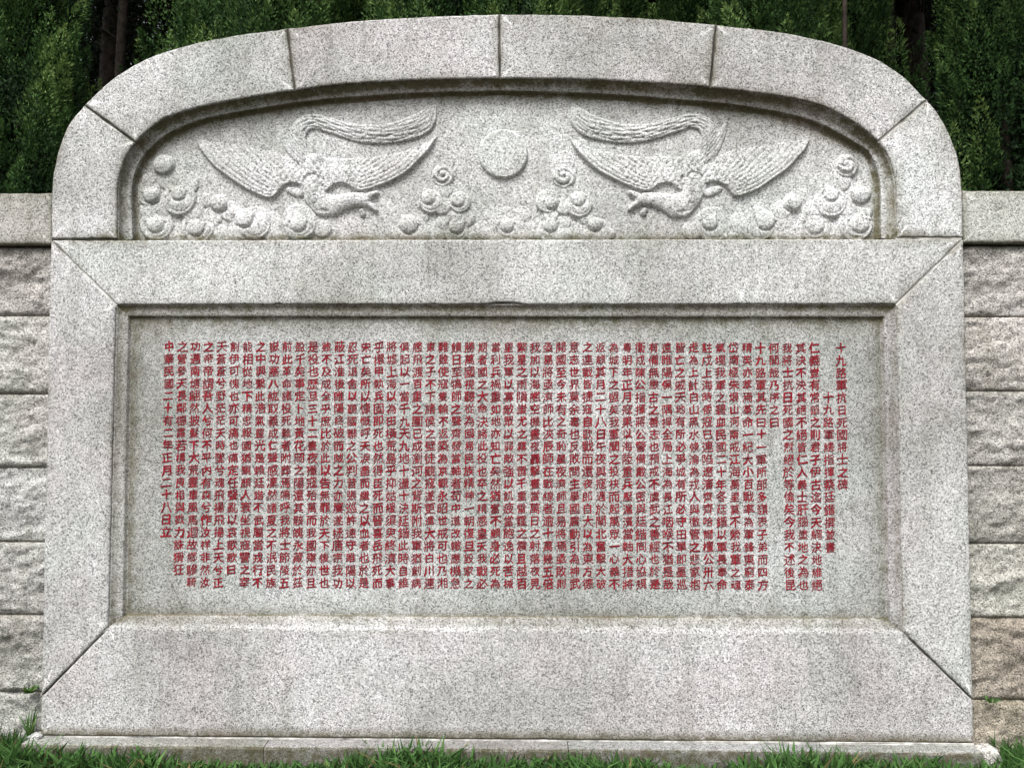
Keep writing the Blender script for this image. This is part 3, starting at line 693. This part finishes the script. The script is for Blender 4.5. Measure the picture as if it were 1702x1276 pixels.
for ci, s in enumerate(TEXT):
    top = P(colpx[ci], np.interp(ci, [0, 51], [578, 575.5]), DI); bot = P(colpx[ci], np.interp(ci, [0, 51], [971.5, 966.5]), DI)
    V = []; F = []
    for ri, ch in enumerate(s):
        if ch == '　': continue
        v, f, nm = glyphs[ch]
        z = top[1]+(bot[1]-top[1])*ri/19
        sx = EM*tr.uniform(.95, 1.03); sy = EM*tr.uniform(.96, 1.04)
        c = np.array((0.0, 0.38))
        dens = max(.25, min(1.3, 1.75-len(f)/45)); sd = tr.uniform(0, 50)
        q = v-c+nm*((0.008+0.050*fbm(v[:, 0]*2.6+sd, v[:, 1]*2.6+sd, 2))*dens)[:, None]
        wt = tr.uniform(.9, 1.35)*max(.55, 1.75-len(f)/45)
        sh = 0.11+tr.uniform(-.05, .05); ro = tr.uniform(-.05, .05); q = q@np.array(((math.cos(ro), math.sin(ro)), (-math.sin(ro), math.cos(ro))))*tr.uniform(.90, 1.04)
        # brush-written lean and a slight swell, so strokes are not ruled lines
        wob = 0.012*np.sin(q[:, 1]*9+ri*1.7+ci)+0.010*np.sin(q[:, 0]*13+ri)
        X = top[0]+sx*(q[:, 0]+wob)+tr.uniform(-.0012, .0012); Z = z+sy*(q[:, 1]+sh*q[:, 0]-0.06*q[:, 0]**2+0.008*np.sin(q[:, 0]*11+ci))+tr.uniform(-.0015, .0015)
        for li, (ox, oz) in enumerate(((-.012, .008), (.012, -.008), (.0, .0))):     # swelling of the cut strokes
            b = len(V); V += [(a+ox*EM*wt, TY-.00025*li, d_+oz*EM*wt) for a, d_ in zip(X, Z)]; F += [tuple(b+i for i in p) for p in f]
    mesh('text_column', V, F, M_RED, ip, False)
print('glyph sample height', min(g[0][:, 1].min() for g in glyphs.values()), max(g[0][:, 1].max() for g in glyphs.values()), 'tris', sum(len(glyphs[c][1]) for s in TEXT for c in s if c != '　'))

# plinth of three stones, with a lime bed on top
def slab(name, x0, x1, y0, y1, z0, z1, parent, mat, color=(1, 1, 1), r=0.012, jit=0.003, stain=0.4):
    "box stone with rounded, slightly uneven edges"
    nx = max(2, int((x1-x0)/0.03)); prof = [(y1, z0), (y0, z0), (y0, z1-r), (y0+r*.3, z1-r*.3), (y0+r, z1), (y0+2*r, z1+.0005), (y1, z1)]
    V = []; S = []
    xs = np.linspace(x0, x1, nx+1)
    for i, x in enumerate(xs):
        e = 1.0 if 0 < i < nx else 0.0
        for k, (y, z) in enumerate(prof):
            n1 = float(fbm(x*7+k*.9, 3.3*k, 3)); n2 = float(fbm(x*9+50, k*1.7, 3))
            V.append((x+(0 if e else (r*.1 if i == 0 else -r*.1)*(k > 1)), y+(jit*n1*2 if y < y1 else 0), z+(jit*n2 if z > z0 else 0)))
            S.append(stain*(1.0 if k in (1, 2, 3) else .35))
    m = len(prof)
    F = [(i*m+k, (i+1)*m+k, (i+1)*m+(k+1) % m, i*m+(k+1) % m) for i in range(nx) for k in range(m)]
    F += [tuple(range(m)), tuple(nx*m+k for k in reversed(range(m)))]
    o = mesh(name, V, F, mat, parent, False, color, {'stain': S})
    bm = bmesh.new(); bm.from_mesh(o.data); bmesh.ops.recalc_face_normals(bm, faces=bm.faces); bm.to_mesh(o.data); bm.free()
    return o
px = [P(32, 1240, -.08)[0], -1.15, 0.32, 1.55, P(1634, 1250, -.08)[0]]
for i in range(4):
    slab('plinth_stone', px[i]+(.001 if i else 0), px[i+1]-.001, -0.082-0.003*(i % 2), 0.30, -0.14, -0.006, stele, M_GR, [(.60, .61, .58), (.66, .65, .66), (.63, .65, .66), (.62, .65, .63)][i], stain=1.0)
slab('mortar', P(66, 1223)[0]+.02, oBR[0]-.01, 0.004, 0.05, -0.008, 0.0012, stele, M_LIME, r=.001, jit=.0005, stain=0)
slab('mortar', 0.9, oBR[0]-.005, -0.006, 0.004, -0.005, 0.0035, stele, M_LIME, r=.001, jit=.002, stain=0)

# rounded rubble at both ends of the plinth
def boulder(name, c, s, label, group=None, seed=1, mat=None, color=(1, 1, 1)):
    bm = bmesh.new(); bmesh.ops.create_icosphere(bm, subdivisions=4, radius=1)
    for v in bm.verts:
        p = v.co.copy(); n = 1+0.22*float(fbm(p.x*1.3+seed*9, p.y*1.3+p.z*1.7, 3))+0.05*float(fbm(p.x*5+seed, p.z*5+p.y*3, 2))
        p = Vector([math.copysign(abs(t)**.75, t) for t in p])*n
        v.co = Vector((p.x*s[0], p.y*s[1], p.z*s[2]))
    me = bpy.data.meshes.new(name); bm.to_mesh(me); bm.free(); me.materials.append(mat or M_ROCK)
    me.polygons.foreach_set('use_smooth', [True]*len(me.polygons))
    o = bpy.data.objects.new(name, me); C.objects.link(o); o.location = c; o.color = (*color, 1)
    return tag(o, label, 'stone', group)
c = P(1638, 1252, -.03); boulder('rubble_stone', (c[0]+.005, -0.035, -0.065), (.055, .06, .072), 'rounded beige rubble stone at the right end of the plinth', seed=2, color=(1.0, .97, .9))
c = P(60, 1222, -.02); boulder('rubble_stone', (c[0]-.012, 0.0, -0.003), (.034, .035, .020), 'small pale mortar-crusted stone on the left end of the plinth', seed=5, color=(.9, .9, .88))

# ------------------------------------------------------------------ flanking walls
def rock_block(parent, x0, x1, z0, z1, y, depth, color, seed, bulge=0.03, step=0.012):
    nx = max(6, int((x1-x0)/step)); nz = max(6, int((z1-z0)/step))
    X, Z = np.meshgrid(np.linspace(x0+.002, x1-.002, nx), np.linspace(z0+.002, z1-.002, nz))
    ex = np.minimum(X-x0, x1-X); ez = np.minimum(Z-z0, z1-Z)
    e = smooth(0, 0.028, np.minimum(ex, ez)); lip = smooth(0, .006, np.minimum(ex, ez))
    rid = 1-2*np.abs(fbm(X*2.2+seed, Z*6.5+seed*.7, 4))
    h = 0.004*lip+e*(bulge*0.25+0.016*fbm(X*5+seed*3, Z*9, 5)+0.013*(rid-.6))+0.012*fbm(X*30+seed, Z*44, 4)*lip+0.004*np.abs(fbm(X*60+seed, Z*70, 2))*lip
    h = np.maximum(h, 0.0005)
    V = np.c_[X.ravel(), (y-h).ravel(), Z.ravel()]; n0 = len(V)
    F = [(j*nx+i, j*nx+i+1, (j+1)*nx+i+1, (j+1)*nx+i) for j in range(nz-1) for i in range(nx-1)]
    # sides and back
    ring = [i for i in range(nx)]+[j*nx+nx-1 for j in range(1, nz)]+[(nz-1)*nx+i for i in range(nx-2, -1, -1)]+[j*nx for j in range(nz-2, 0, -1)]
    B = V[ring].copy(); B[:, 1] = y+depth; V = np.vstack([V, B]); k = len(ring)
    for i in range(k): F.append((ring[i], n0+i, n0+(i+1) % k, ring[(i+1) % k]))
    F.append(tuple(n0+i for i in range(k)))
    st = (0.55*(1-e)*np.clip(.6+1.5*fbm(X*6, Z*6+seed, 3), 0, 1)+0.25*np.clip(2*fbm(X*2+seed, Z*2, 3), 0, 1)+0.35*np.exp(-np.clip(z1-Z, 0, 1)/.06)*(z1 > 2.2)).ravel()  # darker at block edges, in patches and at the top below the coping
    o = mesh('stone_block', V, F, M_ROCK, parent, True, color, {'stain': np.clip(np.r_[st, np.full(k, .6)], 0, 1)})
    return o
WY = 0.075
zc = P(40, 408, .03)[1]; zt = P(40, 320, .03)[1]
joints = [zc] + [P(40, y, WY)[1] for y in (525, 655, 777, 900, 1021, 1149)] + [-0.25]
jointsR = [zc] + [P(1660, y, WY)[1] for y in (527, 650, 774, 903, 1026, 1162)] + [-0.25]
lcol = [(.80, .77, .72), (.92, .91, .85), (.93, .92, .86), (.90, .90, .86), (.92, .91, .87), (.94, .93, .88), (.80, .79, .74)]
rcol = [(.86, .84, .78), (.95, .91, .84), (.92, .90, .85), (.90, .88, .82), (1.0, .99, .90), (.80, .71, .60), (.74, .66, .53)]
rb = random.Random(11)
for side, jt, cl, lb in ((-1, joints, lcol, 'grey rock-faced granite wall with smooth coping, left of the memorial'), (1, jointsR, rcol, 'warm-toned rock-faced granite wall with smooth coping, right of the memorial')):
    w = empty('stone_wall', (side*3.9, 0.2, -0.1)); bpy.context.view_layer.update(); tag(w, lb, 'wall')
    xin = P(80, 600, WY)[0]+.012 if side < 0 else P(1606, 600, WY)[0]-.012
    xin = side*2.304
    for ci in range(7):
        xs = [abs(xin)]; x = abs(xin)+rb.uniform(.75, 1.25)
        while x < 8.3: xs.append(x); x += rb.uniform(.8, 1.3)
        xs.append(8.65)
        for k in range(len(xs)-1):
            a, b = side*xs[k], side*xs[k+1]
            if a > b: a, b = b, a
            f = rb.uniform(.94, 1.06) if k else 1
            rock_block(w, a, b, jt[ci+1], jt[ci], WY, 0.35, tuple(c*f for c in cl[ci]), rb.uniform(0, 90), step=.011 if k == 0 else .03)
    xs = [2.306, 3.35, 4.5, 5.65, 6.8, 7.8, 8.7]
    for k in range(6):
        a, b = sorted((side*xs[k], side*xs[k+1]))
        block('coping_stone', [(a, zc+.002), (b, zc+.002), (b, zt), (a, zt)], w, yf=0.028, yb=0.50, color=(.86, .86, .80) if side < 0 else (.92, .93, .86), stainf=lambda x, z: .8, rough=1.5, wear=1.5)
    prism('core', [(side*2.31, -.3), (side*8.6, -.3), (side*8.6, zc-.01), (side*2.31, zc-.01)], WY+.003, .40, M_POINT, w)

# ------------------------------------------------------------------ grass
def blades(n, xf, yf, hf, wf, seed, lean=0.5, seg=3, z0=-0.11, shadef=None):
    g = np.random.default_rng(seed)
    x = xf(g, n); y = yf(g, n); h = hf(g, x, y); w = wf(g, n); az = g.uniform(0, 2*np.pi, n); ln = g.uniform(.15, 1, n)*lean
    tw = g.uniform(0, 2*np.pi, n); quads = []; att = []
    sh = np.clip(g.normal(.45, .2, n), 0, .9); sh[g.random(n) < .035] = 1.0
    pw = [0.55, 1.0, .75, 0.04]
    pts = []
    for k in range(seg+1):
        t = k/seg
        cx = x+np.cos(az)*ln*h*t**1.7; cy = y+np.sin(az)*ln*h*t**1.7; cz = z0+h*(t-0.22*ln*t*t)
        ww = w*pw[k] if seg == 3 else w*(1-t)
        pts.append((np.c_[cx-np.cos(tw)*ww/2, cy-np.sin(tw)*ww/2, cz], np.c_[cx+np.cos(tw)*ww/2, cy+np.sin(tw)*ww/2, cz]))
    for k in range(seg):
        q = np.stack([pts[k][0], pts[k][1], pts[k+1][1], pts[k+1][0]], 1); quads.append(q.reshape(-1, 3)); att.append(np.repeat(sh, 4))
    return np.vstack(quads), np.concatenate(att)
def uni(a, b): return lambda g, n: g.uniform(a, b, n)
Vs = []; As = []
def hnear(g, x, y):
    tuft = np.clip(.5+1.3*fbm(x*2.2+4, y*1.5, 3), .0, 1.1)
    edge = np.clip((np.abs(x)-2.1)/.35, 0, 1)
    return (0.062+0.11*tuft+.05*edge)*g.uniform(.45, 1.05, len(x))
v, a = blades(11500, uni(-3.6, 3.6), lambda g, n: -0.095-g.uniform(0, 1, n)**1.4*0.55, hnear, lambda g, n: g.uniform(.007, .017, n), 1, 1.15); Vs.append(v); As.append(a)
v, a = blades(700, uni(-2.5, 2.5), lambda g, n: -0.10-g.uniform(0, 1, n)*0.12, lambda g, x, y: g.uniform(.10, .165, len(x))*np.clip(.75+fbm(x*2.2+4, y, 3), .4, 1.1), lambda g, n: g.uniform(.014, .026, n), 2, 1.0); Vs.append(v); As.append(a)
for s_ in (-1, 1):
    v, a = blades(3000, lambda g, n: s_*(2.42+g.uniform(0, 1, n)**1.8*6), lambda g, n: 0.05-g.uniform(0, 1, n)*0.25, lambda g, x, y: g.uniform(.06, .17, len(x)), lambda g, n: g.uniform(.005, .011, n), 3+s_, .5); Vs.append(v); As.append(a)
v, a = blades(60000, uni(-8.5, 8.5), uni(-6.5, -0.5), lambda g, x, y: g.uniform(.05, .12, len(x)), lambda g, n: g.uniform(.006, .013, n), 9, .8); Vs.append(v); As.append(a)
me = fastmesh('grass', np.vstack(Vs), 4, M_GRASS, {'shade': np.concatenate(As)})
o = bpy.data.objects.new('grass', me); C.objects.link(o); tag(o, 'short broad-bladed green lawn grass along the foot of the memorial', 'grass', kind='stuff')
# weeds in the wall joints
def weed(loc, n, h, w, seed, label, lean=.9):
    v, a = blades(n, lambda g, k: g.normal(0, .008, k), lambda g, k: g.normal(-.01, .006, k), lambda g, x, y: g.uniform(.5, 1, len(x))*h, lambda g, k: g.uniform(.6, 1, k)*w, seed, lean, z0=0)
    me = fastmesh('weed', v, 4, M_GRASS, {'shade': np.clip(a+.25, 0, .95)}); o = bpy.data.objects.new('weed', me); C.objects.link(o); o.location = loc
    tag(o, label, 'weed', None)
c = P(58, 1146, WY); weed((c[0], WY-.035, c[1]), 16, .055, .024, 21, 'tiny leafy weed growing from the left wall joint beside the memorial', 1.3)
c = P(1638, 1161, WY); weed((c[0], WY-.035, c[1]), 12, .04, .016, 22, 'tiny green weed in the right wall joint near the memorial foot', 1.5)
c = P(50, 1215, .02); weed((c[0], .03, c[1]-.06), 26, .20, .010, 23, 'tall grass tuft in the left corner between wall and plinth', .5)

# ------------------------------------------------------------------ trees behind the wall
def leaves(pos, dirs, L, W, g):
    "triangular leaf sprays"
    n = len(pos); side = np.cross(dirs, g.normal(size=(n, 3))); side /= np.linalg.norm(side, axis=1)[:, None]+1e-9
    a = pos-side*W[:, None]/2; b = pos+side*W[:, None]/2; c = pos+dirs*L[:, None]
    return np.stack([a, b, c], 1).reshape(-1, 3)
def crown(seed, H, Rm, z0, npl, per, fill, tipL=.035):
    g = np.random.default_rng(seed); VV = []; SS = []
    z = z0+(H-z0)*(g.random(npl)**1.15); ang = g.uniform(0, 2*np.pi, npl)
    zr = (z-z0)/(H-z0)
    lump = 1+0.22*np.sin(ang*3+seed+z*2.1)+0.16*np.sin(ang*5-z*3.3)
    rad = Rm*np.clip((1-zr)**.75*np.minimum(1, .55+zr*3), .04, 1)*lump*g.uniform(.62, 1.03, npl)
    base = np.c_[np.cos(ang)*rad, np.sin(ang)*rad, z]
    axis = np.c_[np.cos(ang)*.28, np.sin(ang)*.28, np.ones(npl)]+g.normal(0, .10, (npl, 3)); axis /= np.linalg.norm(axis, axis=1)[:, None]
    Lp = g.uniform(.35, 1.0, npl); Wp = Lp*g.uniform(.19, .27, npl)
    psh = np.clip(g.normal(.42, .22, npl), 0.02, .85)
    rp = np.repeat(np.arange(npl), per); n = len(rp)
    t = g.random(n)**1.1; 
    rv = g.normal(size=(n, 3)); rv -= (rv*axis[rp]).sum(1)[:, None]*axis[rp]; rv /= np.linalg.norm(rv, axis=1)[:, None]+1e-9
    prof = np.sin(np.clip(t*.9+.12, 0, 1)*np.pi)**.6*(1-t*.55)
    rr = Wp[rp]*prof*np.sqrt(g.uniform(.25, 1, n))
    pos = base[rp]+axis[rp]*(Lp[rp]*t)[:, None]+rv*rr[:, None]
    dr = axis[rp]*.9+rv*.75+g.normal(0, .25, (n, 3)); dr /= np.linalg.norm(dr, axis=1)[:, None]
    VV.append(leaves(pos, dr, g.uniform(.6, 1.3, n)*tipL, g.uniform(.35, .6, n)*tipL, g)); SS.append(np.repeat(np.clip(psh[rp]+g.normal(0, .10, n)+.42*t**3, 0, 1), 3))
    # dense inner twigs
    n = fill; z = z0+(H-z0)*g.random(n); ang = g.uniform(0, 2*np.pi, n); zr = (z-z0)/(H-z0)
    rad = Rm*np.clip((1-zr)**.75*np.minimum(1, .55+zr*3), .03, 1)*np.sqrt(g.uniform(.08, .50, n))
    pos = np.c_[np.cos(ang)*rad, np.sin(ang)*rad, z]; dr = g.normal(size=(n, 3)); dr[:, 2] += .8; dr /= np.linalg.norm(dr, axis=1)[:, None]
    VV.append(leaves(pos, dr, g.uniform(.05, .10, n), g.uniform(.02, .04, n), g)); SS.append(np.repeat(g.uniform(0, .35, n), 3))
    return fastmesh('crown', np.vstack(VV), 3, M_CON, {'shade': np.concatenate(SS)})
def trunkmesh(seed, H, r0_, r1_, z0=-0.2, branches=0):
    g = np.random.default_rng(seed); V = []; F = []
    def tubem(path, rad, k=10):
        b = len(V)
        for i, (p, r) in enumerate(zip(path, rad)):
            for j in range(k):
                a = 2*math.pi*j/k; rr = r*(1+.08*math.sin(3*a+i)+.05*g.normal())
                V.append((p[0]+rr*math.cos(a), p[1]+rr*math.sin(a), p[2]))
        for i in range(len(path)-1):
            for j in range(k): F.append((b+i*k+j, b+i*k+(j+1) % k, b+(i+1)*k+(j+1) % k, b+(i+1)*k+j))
    n = 16; zs = np.linspace(z0, H, n); wx = np.cumsum(g.normal(0, .018, n)); wy = np.cumsum(g.normal(0, .018, n))
    tubem(list(zip(wx-wx[0], wy-wy[0], zs)), np.linspace(r0_, r1_, n))
    for i in range(branches):
        z = g.uniform(H*.15, H*.95); a = g.uniform(0, 6.28); L = g.uniform(.25, .9); k = 5
        path = [(math.cos(a)*L*t, math.sin(a)*L*t, z+L*.35*t+.1*t*t) for t in np.linspace(0, 1, k)]
        tubem(path, np.linspace(.018, .005, k), 5)
    me = bpy.data.meshes.new('trunk'); me.from_pydata(V, [], F); me.materials.append(M_BARK); me.polygons.foreach_set('use_smooth', [True]*len(F)); return me
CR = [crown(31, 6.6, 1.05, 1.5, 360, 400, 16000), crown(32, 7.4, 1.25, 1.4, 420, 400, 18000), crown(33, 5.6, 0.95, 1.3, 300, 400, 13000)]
TR = [trunkmesh(41, 6.0, .09, .02, branches=0), trunkmesh(42, 6.8, .10, .02), trunkmesh(43, 5.0, .08, .02)]
def place(root, kids, loc, rz, s=1.0):
    e = empty(root, loc); e.rotation_euler = (0, 0, rz); e.scale = (s, s, s)
    for nm, me in kids:
        o = bpy.data.objects.new(nm, me); C.objects.link(o); o.parent = e
    return e
# (photo x, distance behind the wall face, variant, scale, where)
con = [(-330, 2.9, 0, 1.05, 'juniper beyond the far left end of the left wall, outside the photo'),
       (-560, 3.2, 1, 1.0, 'outermost juniper on the left, outside the photo'),
       (2010, 2.8, 1, 1.0, 'juniper beyond the right wall, outside the photo'),
       (2260, 3.1, 0, 1.1, 'outermost juniper on the right, outside the photo'),
       (-75, 2.6, 1, .98, 'juniper tree beyond the left wall, cut by the left edge of the photo'),
       (40, 2.2, 0, .80, 'dark bushy juniper rising just behind the left wall'),
       (345, 3.4, 2, 1.0, 'juniper behind the left shoulder of the arch, right of the bare trunks'),
       (450, 2.7, 0, .9, 'juniper behind the arch above the upper left joint'),
       (720, 3.4, 1, .95, 'juniper behind the arch, left of the crown joint'),
       (905, 3.2, 0, 1.0, 'juniper behind the arch, just right of the crown joint'),
       (1010, 4.9, 1, 1.0, 'darker juniper set back behind the right half of the crown'),
       (1150, 3.7, 2, 1.05, 'juniper behind the arch, left of the upper right joint'),
       (1275, 2.5, 0, .88, 'green juniper behind the right haunch of the arch, left of the thin trunk'),
       (1400, 2.9, 0, .88, 'dense juniper behind the right haunch of the arch, beside the dark gap'),
       (1672, 2.1, 1, .78, 'tall green juniper just behind the right wall'),
       (1770, 3.0, 0, 1.0, 'juniper cut by the right edge of the photo'),
       (590, 5.2, 1, 1.0, 'dark juniper far back between the trunks behind the left of the crown'),
       (270, 5.4, 2, 1.0, 'dark juniper set back behind the bare trunks on the left')]
for i, (x, y, v, s, lb) in enumerate(con):
    X = P(x, 300, y)[0]
    e = place('juniper_tree', [('trunk', TR[v]), ('crown', CR[v])], (X, y, -.1), (i-4)*1.37, s)
    tag(e, lb, 'tree', 'junipers planted behind the wall')
    e.children[1].color = ((.75, .80, .75, 1) if x < 300 else (.95, .98, .92, 1) if x < 1100 else (1.35, 1.32, 1.25, 1))     # crowns tinted darker on the left, lighter on the right
# tall bare-stemmed trees
def canopy(seed, z0, z1, Rm, n):
    g = np.random.default_rng(seed); cl = g.normal(size=(60, 3)); cl /= np.linalg.norm(cl, axis=1)[:, None]; cl *= (g.random(60)**.4)[:, None]
    c0 = np.array((0, 0, (z0+z1)/2)); sc_ = np.array((Rm, Rm, (z1-z0)/2))
    k = g.integers(0, 60, n); pos = c0+(cl[k]+g.normal(0, .17, (n, 3)))*sc_
    dr = g.normal(size=(n, 3)); dr /= np.linalg.norm(dr, axis=1)[:, None]
    sh = np.clip(g.random(60)[k]*.6+g.normal(.15, .12, n), 0, 1)
    return fastmesh('crown', leaves(pos, dr, g.uniform(.07, .14, n), g.uniform(.04, .07, n), g), 3, M_FAR_SHADED, {'shade': np.repeat(sh, 3)})
CN = [canopy(51, 7.2, 14, 3.0, 60000), canopy(52, 7.0, 13, 2.8, 60000)]
TT = [trunkmesh(61, 12, .15, .05, branches=40), trunkmesh(62, 12, .07, .03, branches=30), trunkmesh(63, 12, .22, .07, branches=40), trunkmesh(64, 9, .022, .012, branches=0)]
tall = [(172, 5.6, 2, 'thick dark tree trunk in the gap behind the left shoulder of the arch'),
        (211, 4.4, 1, 'slim grey-brown trunk right beside the thick dark trunk on the left'),
        (612, 5.8, 0, 'grey trunk showing behind the arch between the left junipers'),
        (697, 6.5, 1, 'thin trunk just above the crown of the arch, left of the middle'),
        (1120, 6.4, 0, 'dark trunk behind the upper right of the crown'),
        (1403, 2.0, 3, 'thin brown trunk standing before the dense juniper at the right haunch'),
        (1502, 4.6, 1, 'slim pale trunk at the left side of the dark gap on the right'),
        (1535, 5.6, 2, 'thick black trunk in the dark gap above the right shoulder of the arch')]
for i, (x, y, v, lb) in enumerate(tall):
    X = P(x, 120, y)[0]
    e = place('tall_tree', [('trunk', TT[v]), ('crown', CN[i % 2])], (X, y, -.1), i*2.1, 1.0)
    tag(e, lb, 'tree')
# farther wood that closes the view, shade put into its leaf colour
def wood(seed, n, x0, x1, y0, y1, z0, z1, L, dens):
    g = np.random.default_rng(seed)
    x = g.uniform(x0, x1, n*2); z = g.uniform(z0, z1, n*2); y = g.uniform(y0, y1, n*2)
    k = (fbm(x*.55+seed, z*.55+y*.1, 4) > dens-.35*(z < 4.5)); x, y, z = x[k][:n], y[k][:n], z[k][:n]; n = len(x)
    dr = g.normal(size=(n, 3)); dr /= np.linalg.norm(dr, axis=1)[:, None]
    sh = np.clip(.35+.9*fbm(x*1.3, z*1.3+y, 3)+g.normal(0, .12, n), 0, 1)
    return leaves(np.c_[x, y, z], dr, g.uniform(.6, 1.2, n)*L, g.uniform(.4, .7, n)*L, g), np.repeat(sh, 3)
a1, s1 = wood(71, 400000, -12, 12, 8, 12, -0.1, 11.5, .105, -.40)
a2, s2 = wood(72, 380000, -18, 18, 13, 18, -0.1, 15, .18, -.40)
me = fastmesh('distant_wood', np.vstack([a1, a2]), 3, M_FAR_SHADED, {'shade': np.r_[s1, s2]})
o = bpy.data.objects.new('distant_wood', me); C.objects.link(o); tag(o, 'dark leafy wood closing the view behind the junipers', 'wood', kind='stuff')
